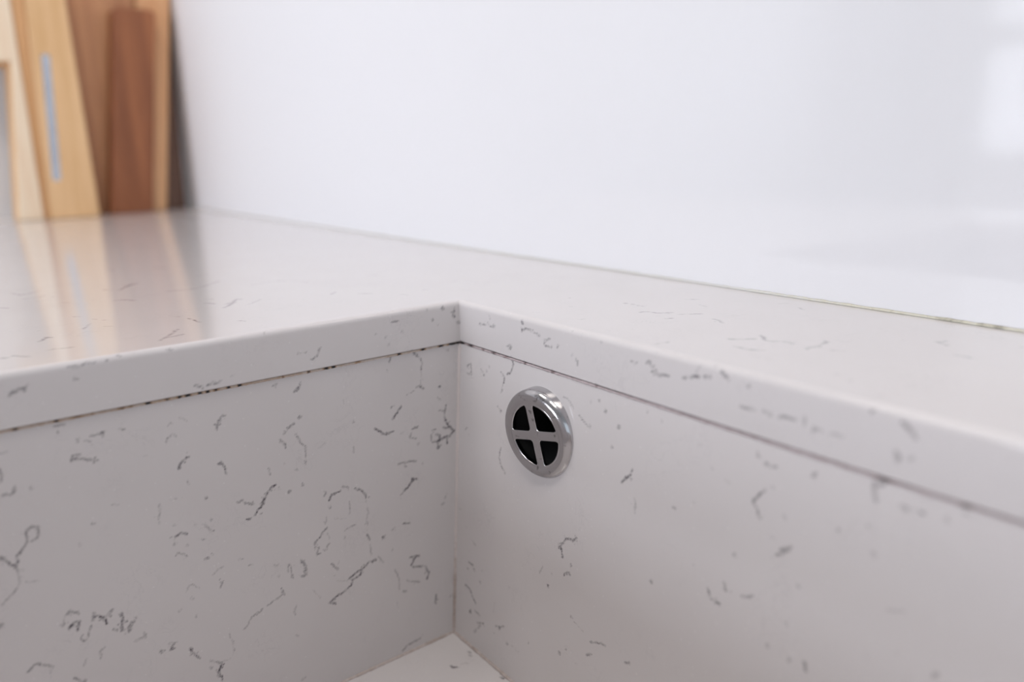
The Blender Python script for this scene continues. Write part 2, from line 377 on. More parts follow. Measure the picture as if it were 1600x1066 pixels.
# ------------------------------------------------------------------ veins of the quartz: strength, half width (mm), points on the slabs (mm from the cut-out corner)
VEINS = """0.50 0.69 -1.2,-172.6,-22.4 -1.2,-170.1,-22.3 -1.2,-168.7,-22.7
0.35 0.69 -1.3,-171.7,-24.5 -1.3,-171.2,-25.4
0.50 0.47 -1.4,-161.8,-28.6 -1.4,-158.0,-28.8
0.80 0.71 -1.4,-157.7,-28.9
0.40 0.93 -1.4,-166.2,-29.2
0.40 0.70 -1.4,-163.6,-30.3 -1.4,-161.7,-30.7
0.90 0.93 -1.5,-168.6,-36.1
0.60 0.70 -1.5,-168.7,-36.2 -1.5,-168.0,-35.1 -1.5,-165.8,-35.0
0.60 0.70 -1.5,-168.4,-35.8 -1.6,-165.4,-37.1 -1.6,-161.8,-38.3
0.70 0.71 -1.6,-161.5,-38.6
0.40 0.72 -1.4,-152.1,-28.2 -1.4,-150.2,-29.2
0.60 0.89 -1.5,-190.5,-34.1 -1.6,-190.3,-38.5 -1.6,-191.0,-39.3
0.60 0.90 -1.7,-191.4,-43.6 -1.7,-188.9,-44.0 -1.7,-187.2,-42.3
0.50 0.90 -1.7,-187.3,-41.9
0.40 0.91 -1.7,-182.4,-43.5
0.20 0.93 -1.7,-171.5,-42.8
0.30 0.66 -1.4,-189.6,-28.2 -1.4,-187.4,-28.4
0.60 0.46 -2.3,-190.4,-67.4 -2.2,-188.9,-65.9 -2.2,-186.6,-63.2 -2.1,-186.6,-59.8 -2.0,-184.2,-57.6 -2.1,-182.5,-58.8 -2.1,-183.0,-62.4 -2.2,-185.1,-63.4
0.80 0.69 -2.3,-190.4,-67.4 -2.2,-188.6,-66.0
0.70 0.68 -2.2,-195.4,-66.2 -2.3,-194.1,-68.1 -2.3,-192.4,-70.4 -2.3,-191.2,-70.9
0.70 0.69 -2.4,-191.6,-71.8 -2.3,-190.6,-68.7
0.40 0.69 -2.4,-191.3,-71.8 -2.4,-191.0,-74.7 -2.5,-191.5,-78.0 -2.5,-193.1,-80.2 -2.6,-194.7,-82.3 -2.6,-197.7,-84.6
0.25 0.47 -2.5,-189.4,-78.2 -2.5,-185.3,-79.7
0.50 1.15 -2.8,-199.4,-92.3
0.60 0.48 -3.0,-180.5,-100.6 -2.9,-180.0,-97.1 -2.9,-178.1,-95.7 -2.9,-175.4,-97.2
0.80 0.61 -3.1,-179.1,-102.7 -3.0,-177.1,-100.6 -3.0,-174.9,-101.5 -3.1,-176.2,-104.7
0.90 0.97 -3.0,-177.3,-102.0
0.60 0.49 -3.0,-170.2,-99.0 -3.1,-170.6,-102.6
0.80 0.62 -3.0,-170.4,-101.2 -3.1,-167.4,-102.5 -3.0,-164.1,-100.8 -3.0,-163.2,-100.5
0.80 0.62 -3.1,-167.4,-102.5 -3.1,-166.6,-105.9
0.50 0.50 -3.0,-164.1,-100.8 -3.1,-165.0,-102.7 -3.1,-166.2,-103.0
0.90 0.63 -3.1,-160.8,-103.4 -3.2,-161.0,-107.5 -3.2,-161.8,-111.1
0.60 0.50 -3.2,-164.6,-109.0 -3.2,-162.9,-110.5
0.50 0.51 -3.3,-160.7,-112.7 -3.3,-158.8,-112.4 -3.2,-157.8,-108.9 -3.2,-156.2,-108.8
0.60 0.61 -3.1,-171.8,-104.4 -3.2,-173.2,-108.3 -3.2,-175.1,-109.7 -3.2,-175.8,-107.9
0.40 0.62 -3.4,-170.2,-119.7 -3.4,-170.1,-116.6 -3.3,-168.1,-115.2
0.40 0.49 -3.4,-176.2,-119.9 -3.4,-175.3,-117.3
0.50 0.60 -3.3,-194.2,-114.3 -3.3,-191.1,-112.1 -3.3,-188.0,-113.9 -3.4,-185.8,-116.1
0.70 0.60 -3.3,-191.1,-112.1 -3.3,-189.6,-113.2
0.70 0.74 -3.5,-180.3,-123.7 -3.6,-176.6,-127.1
0.30 0.51 -3.4,-158.2,-117.4 -3.4,-153.8,-117.8 -3.3,-153.5,-115.5
0.40 0.60 -2.2,-165.6,-63.1
0.30 0.61 -2.0,-158.5,-57.6 -2.0,-156.2,-58.3
0.30 0.60 -2.3,-171.2,-70.1
0.20 0.72 -3.4,-186.8,-117.1 -3.5,-187.4,-121.4
0.35 0.87 -1.6,-136.6,-37.8 -1.5,-135.9,-35.8 -1.5,-133.8,-34.9 -1.6,-132.3,-36.7
0.30 0.74 -1.4,-134.3,-30.7
0.25 0.75 -1.4,-130.7,-28.8 -1.4,-128.0,-31.6
0.60 0.64 -1.6,-117.4,-37.0 -1.5,-116.9,-34.3 -1.5,-115.4,-32.4 -1.5,-113.0,-32.1
0.70 0.77 -1.5,-117.0,-35.1
0.80 0.63 -1.9,-133.6,-49.7 -1.8,-132.3,-47.3 -1.8,-130.2,-46.2 -1.8,-128.7,-46.3
0.95 0.65 -1.9,-117.4,-51.7
0.70 0.52 -1.9,-116.6,-52.2 -2.0,-116.0,-55.9 -2.0,-115.3,-57.5
0.70 0.65 -2.2,-124.6,-65.3
0.60 0.67 -2.3,-112.3,-70.7 -2.3,-110.7,-70.9 -2.4,-108.6,-72.4 -2.4,-105.9,-73.6
0.80 0.55 -2.3,-95.7,-67.8 -2.3,-98.1,-68.9 -2.3,-100.3,-71.3 -2.4,-102.0,-73.9 -2.5,-104.6,-77.4
0.80 0.82 -2.4,-102.0,-74.5
0.30 0.83 -2.3,-94.7,-69.6
0.45 0.68 -2.1,-98.4,-59.6 -2.1,-97.8,-62.8
0.60 0.70 -2.4,-90.2,-72.8
0.20 0.83 -2.1,-91.4,-59.1
0.40 0.56 -2.3,-83.8,-71.6
0.40 0.56 -2.2,-86.1,-63.4
0.60 0.55 -1.4,-84.0,-28.4 -1.3,-82.8,-27.5 -1.3,-81.2,-25.4
0.50 0.67 -1.3,-92.2,-23.7
0.50 0.55 -1.8,-90.2,-45.5 -1.7,-87.7,-43.7 -1.7,-84.9,-42.2
0.50 0.69 -1.6,-82.6,-39.8
0.50 0.55 -1.8,-92.1,-48.0 -1.9,-90.3,-50.3 -1.9,-90.2,-52.7
0.50 0.56 -1.8,-85.0,-46.8 -1.9,-83.6,-50.8 -2.0,-81.2,-54.5 -2.1,-81.5,-61.9
0.30 0.77 -2.0,-130.7,-55.7 -2.0,-129.9,-57.6
0.25 0.76 -2.1,-137.9,-61.5 -2.1,-135.0,-62.1
0.20 0.74 -1.7,-144.6,-41.1
0.30 0.50 -2.2,-142.2,-64.7
0.80 0.82 -2.4,-101.7,-74.3
0.80 0.68 -2.4,-102.5,-75.6 -2.5,-105.8,-79.0
0.80 0.68 -2.5,-107.7,-80.0 -2.5,-109.5,-79.4
0.35 0.76 -2.1,-142.2,-62.3 -2.3,-142.6,-68.2 -2.3,-142.9,-71.0
0.30 0.77 -2.4,-137.7,-72.8
0.30 0.78 -2.4,-130.0,-75.4
0.80 0.64 -2.5,-138.0,-78.0 -2.5,-135.6,-77.3 -2.5,-133.4,-78.8
0.40 0.51 -2.5,-138.0,-78.4 -2.6,-138.6,-82.0
0.40 0.65 -2.7,-138.6,-86.3 -2.7,-137.8,-85.0 -2.7,-134.5,-88.1
0.30 0.52 -2.6,-133.9,-83.3
0.50 0.66 -2.4,-123.9,-75.1
0.40 0.53 -2.4,-126.7,-75.7 -2.5,-124.5,-80.3
0.40 0.66 -2.6,-128.1,-82.6 -2.6,-126.8,-83.1
0.40 0.53 -2.6,-124.5,-80.7 -2.5,-123.1,-80.4
0.60 0.66 -2.8,-127.1,-92.0
0.30 0.53 -2.8,-124.9,-90.9
0.30 0.68 -2.9,-114.9,-96.9 -2.9,-112.0,-97.6
0.30 0.69 -3.0,-110.9,-100.9 -3.0,-108.7,-101.3
0.35 0.56 -3.1,-99.9,-105.0 -3.1,-97.7,-105.8
0.30 0.67 -3.0,-125.2,-100.0 -3.0,-123.6,-98.2 -2.9,-120.7,-98.0
0.45 0.54 -3.1,-122.1,-104.4 -3.2,-122.8,-107.4
0.30 0.79 -3.1,-136.6,-103.5 -3.0,-134.9,-101.0 -3.1,-131.2,-104.1
0.30 0.53 -3.2,-134.3,-107.3
0.50 0.51 -3.4,-97.9,-117.3 -3.5,-96.6,-120.4 -3.5,-100.7,-122.2 -3.5,-105.5,-123.7 -3.6,-109.1,-125.2 -3.6,-111.8,-126.2 -3.6,-113.2,-128.6 -3.7,-116.1,-131.2
0.60 0.56 -3.6,-109.1,-125.2
0.30 0.55 -3.7,-121.8,-129.6 -3.8,-120.5,-134.4 -3.9,-120.6,-139.5 -4.0,-122.4,-142.2 -3.9,-125.3,-141.7
0.45 0.57 -3.2,-93.1,-107.1 -3.3,-92.5,-113.4 -3.3,-91.4,-114.7
0.60 0.58 -3.2,-87.5,-107.5 -3.3,-85.9,-111.6 -3.3,-86.6,-115.2 -3.3,-88.1,-114.6
0.30 0.57 -3.2,-98.2,-111.2
0.40 0.73 -3.6,-91.7,-128.6 -3.8,-93.0,-133.4
0.30 0.59 -4.0,-92.3,-144.5
0.60 0.51 -3.2,-158.0,-108.5 -3.2,-159.5,-110.5 -3.3,-159.1,-112.6
0.40 0.51 -3.2,-155.9,-107.4 -3.2,-157.4,-108.7
0.35 0.64 -3.4,-157.8,-117.5 -3.4,-153.9,-116.9 -3.3,-153.7,-114.7
0.70 0.65 -3.6,-148.9,-126.4
0.30 0.53 -3.5,-146.3,-124.0 -3.6,-142.1,-125.1
0.90 0.66 -3.6,-144.9,-126.6
0.70 0.53 -3.6,-145.4,-127.3 -3.6,-143.8,-125.5
0.80 0.67 -3.7,-137.9,-130.7
0.60 0.67 -3.7,-138.2,-129.7 -3.8,-136.5,-133.8 -3.8,-134.4,-136.1
0.90 0.69 -4.0,-126.5,-142.8
0.90 0.69 -4.0,-126.6,-143.7 -4.1,-127.6,-146.6 -4.2,-127.0,-151.3
0.40 0.55 -3.9,-130.8,-139.1 -4.0,-127.5,-142.3
0.40 0.55 -4.0,-130.8,-142.9
0.30 0.53 -3.2,-140.1,-110.9
0.25 0.53 -3.4,-133.9,-116.0
0.40 0.60 -4.5,-92.6,-168.3 -4.5,-90.0,-167.2
0.50 0.53 -1.2,-37.5,-20.0 -1.3,-38.8,-23.7
0.30 0.59 -1.3,-39.7,-27.5
0.70 0.54 -1.2,-27.0,-19.5 -1.2,-24.5,-22.3
0.60 0.48 -1.2,-25.9,-20.4 -1.3,-22.4,-24.0 -1.4,-21.4,-28.3 -1.4,-21.9,-30.9
0.30 0.49 -1.4,-21.9,-30.9 -1.6,-22.2,-37.7
0.70 0.55 -1.6,-23.0,-38.2 -1.6,-20.8,-40.4
0.50 0.49 -1.6,-24.9,-38.5 -1.6,-21.5,-38.9
0.35 0.60 -1.6,-26.1,-40.0 -1.7,-30.6,-41.1
0.90 0.68 -1.7,-11.9,-40.9
0.30 0.62 -1.8,-13.3,-45.9 -1.8,-11.8,-48.3
0.60 0.57 -1.9,-8.8,-51.2 -2.0,-9.4,-56.8 -2.1,-9.5,-59.6
0.40 0.50 -1.9,-12.8,-53.1 -1.9,-8.9,-54.0
1.00 0.82 -2.1,-9.4,-58.9 -2.1,-7.6,-62.3 -2.2,-4.4,-65.2
0.90 0.70 -2.2,-4.4,-65.2 -2.3,-6.9,-67.5 -2.3,-9.4,-67.7 -2.3,-14.2,-68.6 -2.3,-17.4,-68.2
0.80 0.63 -2.1,-10.8,-62.2 -2.2,-7.6,-63.0
0.50 0.63 -2.1,-17.1,-62.1 -2.1,-14.7,-62.0
0.80 0.63 -2.2,-14.9,-64.8 -2.2,-12.5,-66.1 -2.4,-14.4,-72.2 -2.3,-11.9,-70.7
0.50 0.63 -2.2,-17.2,-64.2 -2.3,-18.1,-67.6
0.80 0.70 -2.2,-8.5,-67.1 -2.3,-8.3,-71.6
0.80 0.82 -2.3,-10.6,-68.1
0.50 0.60 -1.7,-38.2,-45.3
0.90 0.51 -1.8,-33.5,-46.3 -1.8,-35.5,-48.6 -1.9,-37.8,-50.8
0.80 0.60 -1.9,-37.8,-50.7
0.80 0.60 -1.9,-48.0,-53.8 -2.0,-46.0,-55.7 -2.0,-42.5,-57.9 -2.0,-38.2,-58.0
0.90 0.66 -2.0,-42.2,-57.9
0.50 0.64 -1.8,-58.0,-48.1
0.50 0.58 -2.1,-58.8,-59.9 -2.2,-59.0,-63.2
0.20 0.57 -1.6,-62.6,-36.5 -1.6,-62.1,-39.2
0.70 0.61 -2.1,-27.8,-58.8 -2.1,-24.3,-58.6
0.50 0.68 -2.1,-28.6,-60.7 -2.2,-29.5,-63.3 -2.2,-25.7,-64.2
0.30 0.62 -2.3,-25.1,-67.3
0.50 0.92 -2.4,-36.5,-74.9 -2.4,-33.1,-74.4 -2.4,-26.3,-75.6
0.50 0.62 -2.5,-32.8,-76.7
0.80 0.56 -2.7,-31.5,-87.2 -2.7,-29.0,-85.0 -2.7,-26.3,-85.0
0.50 0.55 -1.6,-82.7,-39.6
0.60 0.49 -1.7,-87.9,-43.4 -1.7,-84.8,-42.0
0.40 0.55 -1.8,-90.0,-45.4
0.50 0.55 -1.9,-90.4,-50.4
0.70 0.55 -1.3,-81.2,-25.3
0.50 0.49 -1.4,-84.2,-28.4 -1.3,-81.6,-26.1
0.20 0.57 -2.0,-75.5,-56.5 -2.0,-71.8,-54.5
0.30 0.56 -2.2,-86.3,-63.4
0.30 0.93 -1.3,-7.0,-23.4
0.30 0.61 -2.1,-33.8,-59.4
0.30 0.62 -2.5,-23.3,-77.9
0.90 0.56 -2.7,-33.8,-89.2 -2.7,-29.9,-86.0 -2.7,-27.1,-85.0 -2.6,-30.1,-83.7
0.50 0.46 -2.8,-36.2,-91.0 -2.7,-33.8,-89.2
0.50 0.52 -2.5,-74.4,-79.7 -2.5,-73.6,-77.9
0.80 0.52 -2.6,-72.3,-82.4 -2.5,-71.1,-80.3 -2.5,-66.3,-79.4
0.50 0.53 -2.5,-65.5,-77.6 -2.5,-62.8,-78.4 -2.5,-62.3,-79.9
0.70 0.54 -2.5,-59.5,-80.4 -2.6,-56.2,-82.5 -2.7,-54.6,-85.7 -2.7,-54.4,-89.0
0.40 0.58 -2.7,-72.2,-85.8
0.35 0.58 -2.8,-74.2,-90.0 -2.9,-74.8,-93.9
0.35 0.54 -2.8,-53.9,-92.3 -3.1,-54.7,-103.6
0.60 0.61 -3.1,-54.8,-105.7 -3.2,-53.6,-109.0
0.35 0.55 -3.2,-53.7,-111.2 -3.4,-53.0,-117.3
0.55 0.70 -2.9,-74.3,-95.5 -2.9,-76.4,-96.9 -3.0,-77.2,-98.7 -3.0,-80.6,-100.6 -3.1,-80.8,-103.0 -3.1,-78.9,-103.7 -3.2,-80.5,-107.3 -3.2,-78.2,-107.4
0.60 0.53 -3.1,-74.2,-103.9 -3.1,-76.1,-106.4
0.30 0.59 -3.0,-74.5,-98.2 -3.0,-73.4,-101.4
0.35 0.53 -2.7,-62.3,-86.1 -2.8,-62.8,-93.0
0.20 0.74 -2.8,-70.6,-92.2 -2.8,-64.6,-93.5
0.40 0.60 -3.0,-65.7,-99.8 -3.0,-62.8,-98.7 -3.0,-60.0,-98.5
0.30 0.59 -3.1,-66.0,-103.3
0.90 0.80 -3.2,-46.7,-110.3
0.60 0.62 -3.2,-46.2,-109.4 -3.2,-44.7,-109.2
0.40 0.56 -3.2,-41.6,-107.6 -3.1,-39.3,-106.6
0.60 0.63 -3.1,-35.5,-106.4 -3.2,-31.7,-107.6
0.30 0.62 -3.4,-41.9,-118.4
0.90 0.55 -3.5,-51.3,-120.5 -3.5,-55.7,-120.4 -3.5,-59.1,-122.8 -3.5,-62.8,-123.6 -3.6,-65.4,-125.5
0.85 0.54 -3.5,-58.8,-122.9 -3.6,-59.7,-125.2 -3.6,-63.3,-126.0 -3.7,-64.9,-129.1 -3.7,-67.2,-130.7 -3.7,-70.8,-131.5 -3.7,-73.6,-132.2 -3.8,-76.1,-133.7 -3.8,-72.4,-135.3
0.40 0.56 -3.4,-49.8,-119.2 -3.5,-47.0,-123.2
0.60 0.59 -3.3,-73.6,-114.1 -3.4,-70.5,-118.5
0.30 0.54 -3.3,-69.5,-114.2 -3.3,-70.3,-115.3
0.25 0.60 -3.5,-71.6,-123.9 -3.6,-66.1,-126.0
0.50 0.52 -3.1,-87.7,-106.8 -3.2,-85.7,-111.0 -3.4,-85.8,-115.9 -3.3,-88.4,-114.9
0.30 0.57 -3.2,-93.5,-107.4 -3.2,-93.8,-110.7
0.40 0.57 -3.3,-92.8,-113.9 -3.3,-92.1,-112.8
0.90 0.70 -3.7,-32.0,-130.3 -3.6,-31.1,-128.4 -3.6,-27.5,-126.6
0.70 0.64 -3.6,-32.6,-125.9 -3.6,-27.1,-126.8
0.80 0.71 -3.7,-31.3,-131.4 -3.8,-24.2,-134.1 -3.9,-21.9,-138.1 -3.9,-23.3,-141.9
0.45 0.77 -3.9,-34.8,-137.8 -3.9,-27.8,-141.4
0.70 0.77 -4.0,-37.4,-142.7 -4.0,-35.1,-144.0
0.35 0.57 -3.7,-41.3,-129.2 -3.8,-39.3,-134.5 -3.9,-39.6,-140.6 -3.9,-38.9,-141.7
0.20 0.64 -4.1,-40.7,-146.4 -4.2,-40.6,-151.2
0.80 0.93 -4.2,-18.4,-152.7 -4.3,-19.4,-157.5
0.50 0.71 -3.1,-12.3,-102.9
0.30 0.65 -2.9,-9.7,-98.0 -3.0,-11.4,-101.3
0.40 0.67 -4.3,-7.5,-156.7 -4.3,-10.1,-156.8
0.40 0.57 -3.4,-97.7,-119.6 -3.5,-96.6,-121.4
0.25 0.74 -3.5,-83.2,-124.0 -3.7,-80.2,-129.5
0.30 0.58 -3.7,-93.0,-131.4
0.60 0.56 -2.4,-90.2,-72.8
0.35 0.56 -2.3,-83.8,-71.5
0.60 0.79 -4.7,-39.3,-177.0 -4.7,-36.0,-174.7 -4.7,-28.3,-173.8
0.60 1.10 0.0,-183.8,-8.0 0.0,-181.3,-6.8 0.0,-178.9,-6.5
0.30 0.89 0.0,-178.3,-5.7 0.0,-176.3,-5.3
0.40 0.91 0.0,-163.7,-6.3
0.50 0.68 0.0,-165.1,-1.6 0.0,-161.5,-1.4 0.0,-156.9,-1.4
0.55 0.93 0.0,-154.2,-0.4 0.0,-151.4,0.3
0.50 0.94 0.0,-148.3,-0.3
0.50 0.97 0.0,-131.8,-1.0 0.0,-130.1,-1.3
0.30 0.95 0.0,-142.8,0.3
0.60 0.63 0.0,-123.7,-16.9 0.0,-120.8,-17.9
0.55 0.63 0.0,-119.0,-17.9 0.0,-113.4,-17.4
0.35 0.77 0.0,-109.1,-15.9
0.35 0.68 0.0,-81.6,-11.5 0.0,-77.3,-10.9
0.50 0.68 0.0,-71.5,-10.8
0.40 0.55 0.0,-76.2,-14.9 0.0,-73.3,-14.8 0.0,-71.6,-11.2
0.60 0.58 0.0,-36.9,-5.2 0.0,-33.1,-4.7
0.30 0.57 0.0,-45.2,-9.1
0.40 0.58 0.0,-39.7,-11.1
0.50 0.58 0.0,-39.1,-14.9
0.70 0.60 0.0,-9.4,-2.1
0.30 0.60 0.0,-17.7,-2.0
0.50 0.60 0.0,-15.0,-7.0
0.70 0.67 0.0,-2.7,-3.4 0.0,-3.3,-7.2 0.0,-2.5,-8.1
0.70 0.55 0.0,-0.7,-10.4
0.30 0.60 0.0,-12.5,-9.7
0.30 0.59 0.0,-31.0,-9.9
0.20 1.04 0.0,-100.1,-12.9
0.30 0.78 0.0,-94.5,-0.5
0.50 0.91 -190.1,-166.5,0.0 -180.0,-162.9,0.0 -182.8,-159.0,0.0 -187.4,-153.2,0.0
0.40 0.88 -164.1,-163.0,0.0 -164.1,-156.5,0.0 -169.5,-152.2,0.0
0.50 0.88 -161.1,-150.2,0.0
0.60 0.82 -143.7,-175.0,0.0 -139.1,-171.3,0.0
0.40 0.84 -137.3,-148.9,0.0 -134.9,-146.4,0.0
0.35 0.76 -92.7,-150.8,0.0 -89.5,-147.4,0.0
0.40 0.75 -79.6,-144.4,0.0 -77.3,-143.5,0.0
0.40 0.74 -73.7,-141.5,0.0 -72.1,-139.9,0.0
0.60 1.00 -45.2,-168.7,0.0 -51.6,-165.8,0.0 -49.8,-163.7,0.0
0.70 1.01 -51.6,-165.8,0.0
0.25 1.05 -68.6,-167.3,0.0
0.40 0.95 -26.5,-168.7,0.0 -26.0,-164.5,0.0 -24.6,-159.3,0.0
0.50 1.21 -24.5,-183.6,0.0 -23.4,-180.7,0.0
0.50 1.22 -25.4,-179.5,0.0 -19.8,-175.0,0.0
0.40 1.08 -253.5,-107.0,0.0 -246.0,-104.6,0.0
0.60 0.73 -166.0,-125.7,0.0 -159.3,-121.7,0.0
0.65 0.84 -157.6,-119.3,0.0 -168.6,-112.3,0.0 -177.0,-105.5,0.0
0.60 0.95 -170.0,-113.6,0.0 -175.9,-108.3,0.0
0.75 0.68 -124.1,-127.8,0.0 -123.0,-123.5,0.0 -116.6,-118.8,0.0
0.30 1.01 -203.9,-107.9,0.0 -205.2,-105.0,-0.0
0.25 1.01 -201.2,-96.8,0.0
0.50 0.88 -242.9,-82.0,0.0 -231.3,-75.7,0.0
0.40 0.89 -242.9,-69.9,0.0 -230.4,-59.8,0.0
0.55 0.74 -134.4,-99.2,0.0 -130.4,-89.5,0.0 -134.6,-81.6,0.0 -147.6,-68.1,0.0
0.40 0.81 -180.8,-72.3,0.0 -181.0,-63.8,0.0
0.60 0.82 -83.3,-94.4,0.0 -77.1,-90.9,0.0
0.40 0.67 -94.7,-91.2,0.0 -91.2,-87.5,0.0
0.75 0.82 -63.8,-91.2,0.0 -71.4,-85.0,0.0 -83.2,-79.2,0.0 -80.1,-77.9,0.0
0.60 0.81 -73.7,-87.3,0.0 -74.6,-82.4,0.0
0.25 0.82 -94.3,-105.9,0.0
0.70 0.73 -50.3,-110.8,0.0 -37.8,-109.4,0.0
0.50 1.01 -13.0,-131.5,0.0 -19.7,-126.9,0.0 -29.5,-120.8,0.0
0.50 1.00 -16.6,-127.7,0.0 -18.1,-121.2,0.0
0.45 0.72 -29.3,-95.6,0.0 -25.6,-94.0,0.0
0.30 1.24 -286.0,-21.6,0.0 -272.1,-21.2,0.0
0.30 0.60 -58.7,-114.8,0.0 -56.6,-112.5,0.0
0.40 0.89 -58.0,-151.5,0.0 -68.9,-147.4,0.0
0.30 1.07 -58.8,-143.4,0.0 -55.3,-139.7,0.0
0.40 0.65 -64.2,-80.4,0.0 -66.2,-76.6,0.0 -73.8,-69.5,0.0
0.45 0.72 -29.8,-96.1,0.0 -26.3,-93.8,0.0
0.35 0.71 -119.6,-59.1,0.0 -124.8,-45.4,0.0 -119.5,-36.1,0.0 -105.9,-30.2,0.0
0.30 0.73 -138.4,-47.0,0.0
0.25 0.80 -144.8,-28.1,0.0
0.50 0.77 -61.3,-37.8,0.0 -66.2,-32.9,0.0
0.45 0.68 -53.4,-26.4,0.0 -48.1,-21.0,0.0
0.30 0.67 -36.7,-12.5,0.0 -30.6,-9.4,0.0
0.30 0.74 -107.5,4.3,0.0 -101.9,9.8,0.0
0.30 0.72 -82.2,17.0,0.0
0.30 0.78 -38.7,1.8,0.0 -36.6,7.3,0.0
0.30 0.69 -51.0,28.5,0.0 -49.4,31.7,0.0
0.30 0.67 -36.8,31.7,0.0
0.25 0.62 -58.2,-54.6,0.0
0.25 0.64 -23.9,16.9,0.0 -20.3,20.5,0.0
0.40 0.71 -125.0,-41.6,0.0 -120.5,-39.5,0.0
0.50 0.80 30.8,43.1,0.0 32.8,42.9,0.0
0.30 0.57 45.9,29.2,0.0 48.8,30.2,0.0
0.30 0.70 70.1,13.9,0.0 71.3,16.9,0.0
0.20 0.58 45.0,8.9,0.0 48.9,11.1,0.0
0.40 0.61 58.5,52.5,0.0 59.0,53.1,0.0
0.50 0.52 23.7,0.0,-0.8 24.3,0.0,0.9 27.6,0.0,1.7
0.40 0.58 25.0,0.0,-2.9 24.9,0.0,-5.4
0.60 0.65 16.5,0.0,-9.0 21.4,0.0,-8.2 29.0,0.0,-7.5
0.50 0.58 28.5,0.0,-7.0 29.4,0.0,-7.7
0.50 0.50 49.4,0.0,-2.8 48.6,0.0,-1.3
0.60 0.55 49.8,0.0,-3.0
0.55 0.49 48.5,0.0,-6.1 51.0,0.0,-5.2 56.0,0.0,-5.4 61.6,0.0,-6.0
0.60 0.55 49.3,0.0,-6.0
0.50 0.53 63.9,0.0,-8.1 67.8,0.0,-6.6
0.60 0.53 63.9,0.0,-9.4 67.8,0.0,-9.5 69.3,0.0,-9.2
0.60 0.52 72.3,0.0,-9.1 73.1,0.0,-7.4
0.85 0.71 84.7,0.0,-13.2
0.40 0.51 81.9,0.0,-10.3 81.2,0.0,-11.4
0.50 0.46 83.3,0.0,-12.0 85.4,-0.0,-14.0
0.70 0.68 39.9,0.0,-15.8
0.50 0.51 38.2,0.0,-15.0 42.2,0.0,-14.8
0.45 0.49 93.0,0.0,1.2
0.30 0.48 102.2,0.0,3.5
0.25 0.64 81.2,0.0,-1.0
0.35 0.73 98.4,0.0,-2.3
0.50 0.55 6.0,-0.2,-31.2 8.5,-0.2,-29.5
0.60 0.61 9.0,-0.1,-29.4 9.6,-0.4,-33.4
0.50 0.62 5.5,-0.4,-34.9 9.6,-0.4,-34.3
0.40 0.56 5.5,-0.2,-31.3
0.60 0.54 19.6,-0.3,-32.4
0.30 0.60 16.6,-0.2,-30.2 18.6,-0.3,-31.5
0.35 0.59 23.4,-0.1,-27.9
0.30 0.60 21.5,-0.2,-30.3
0.70 0.46 40.6,0.4,-19.6 42.0,0.2,-22.6 40.8,0.0,-26.1 37.3,-0.1,-29.1
0.70 0.58 32.8,-0.1,-28.4 35.1,-0.2,-30.2 35.2,-0.3,-33.0
0.50 0.58 34.4,-0.5,-36.5
0.30 0.58 33.0,-0.6,-38.0 34.7,-0.3,-33.1
0.70 0.53 33.3,-1.1,-46.5
0.30 0.59 30.9,-1.0,-45.4
0.60 0.56 50.1,0.4,-20.1
0.50 0.50 97.2,0.0,-25.8
0.30 0.50 92.5,-0.1,-27.7
0.45 0.54 100.7,-0.1,-29.3
0.35 0.52 76.0,-0.1,-29.3 79.8,-0.2,-30.4 82.9,-0.3,-32.7
0.40 0.46 85.9,-0.4,-34.9 89.5,-0.5,-36.4
0.50 0.53 68.7,0.3,-20.2
0.50 0.50 95.1,0.4,-20.0
0.60 0.53 33.3,-1.1,-46.8
0.35 0.57 6.4,-1.9,-62.2 4.1,-2.0,-63.6
0.30 0.56 7.6,-2.1,-65.3
0.45 0.48 33.8,-2.0,-64.2 32.4,-2.2,-68.5 33.5,-2.4,-72.1 37.2,-2.6,-75.4
0.40 0.53 37.2,-2.6,-75.7
0.40 0.41 85.8,-0.5,-35.1 91.5,-0.6,-38.0
0.65 0.61 92.6,-0.6,-37.7
0.40 0.49 101.0,-0.1,-29.3
0.45 0.63 108.8,-0.4,-33.2
0.30 0.49 105.1,-0.8,-42.5
0.70 0.49 76.7,-3.8,-96.6 80.7,-3.4,-90.7 84.0,-3.4,-89.9 87.2,-3.3,-87.4
0.50 0.49 78.4,-3.7,-96.5
0.30 0.49 76.6,-3.7,-94.8
0.40 0.52 -0.1,-4.4,-107.7
0.20 0.62 25.5,-4.6,-113.2
0.30 0.64 12.0,-5.0,-120.2 14.4,-5.1,-121.4
0.30 0.65 -0.8,-4.1,-102.2
0.25 0.65 6.0,-4.7,-114.7
0.80 0.58 111.7,-1.5,-54.6 113.6,-1.4,-52.3 116.2,-1.2,-49.9 116.7,-1.1,-47.6
0.80 0.58 113.3,-1.4,-52.7
0.60 0.53 108.1,-0.4,-33.4
0.35 0.60 118.5,-1.7,-58.6 119.0,-2.0,-64.8
0.50 0.55 137.6,-1.5,-55.5
0.30 0.53 160.1,-0.6,-38.5 157.5,-0.6,-38.5
0.75 0.65 169.1,-0.8,-41.3 170.8,-0.7,-38.9 173.0,-0.5,-36.3
0.50 0.49 169.1,-0.8,-41.3 170.8,-0.9,-43.8 172.3,-1.1,-46.6
0.30 0.60 175.7,-0.4,-34.5
0.45 0.61 169.5,0.0,-26.0
0.50 0.64 172.6,-0.1,-27.7
0.40 0.60 172.6,-0.1,-27.7 176.8,-0.1,-27.6
0.50 0.76 188.7,0.0,-26.0
0.30 0.59 180.7,-0.9,-42.7
0.30 0.60 176.9,-1.3,-50.5
0.70 0.69 180.5,-1.4,-53.4 183.9,-1.3,-51.1
0.20 0.55 145.8,-1.3,-50.2
0.20 0.54 152.4,-0.5,-36.2
0.30 0.46 129.3,0.0,-25.8
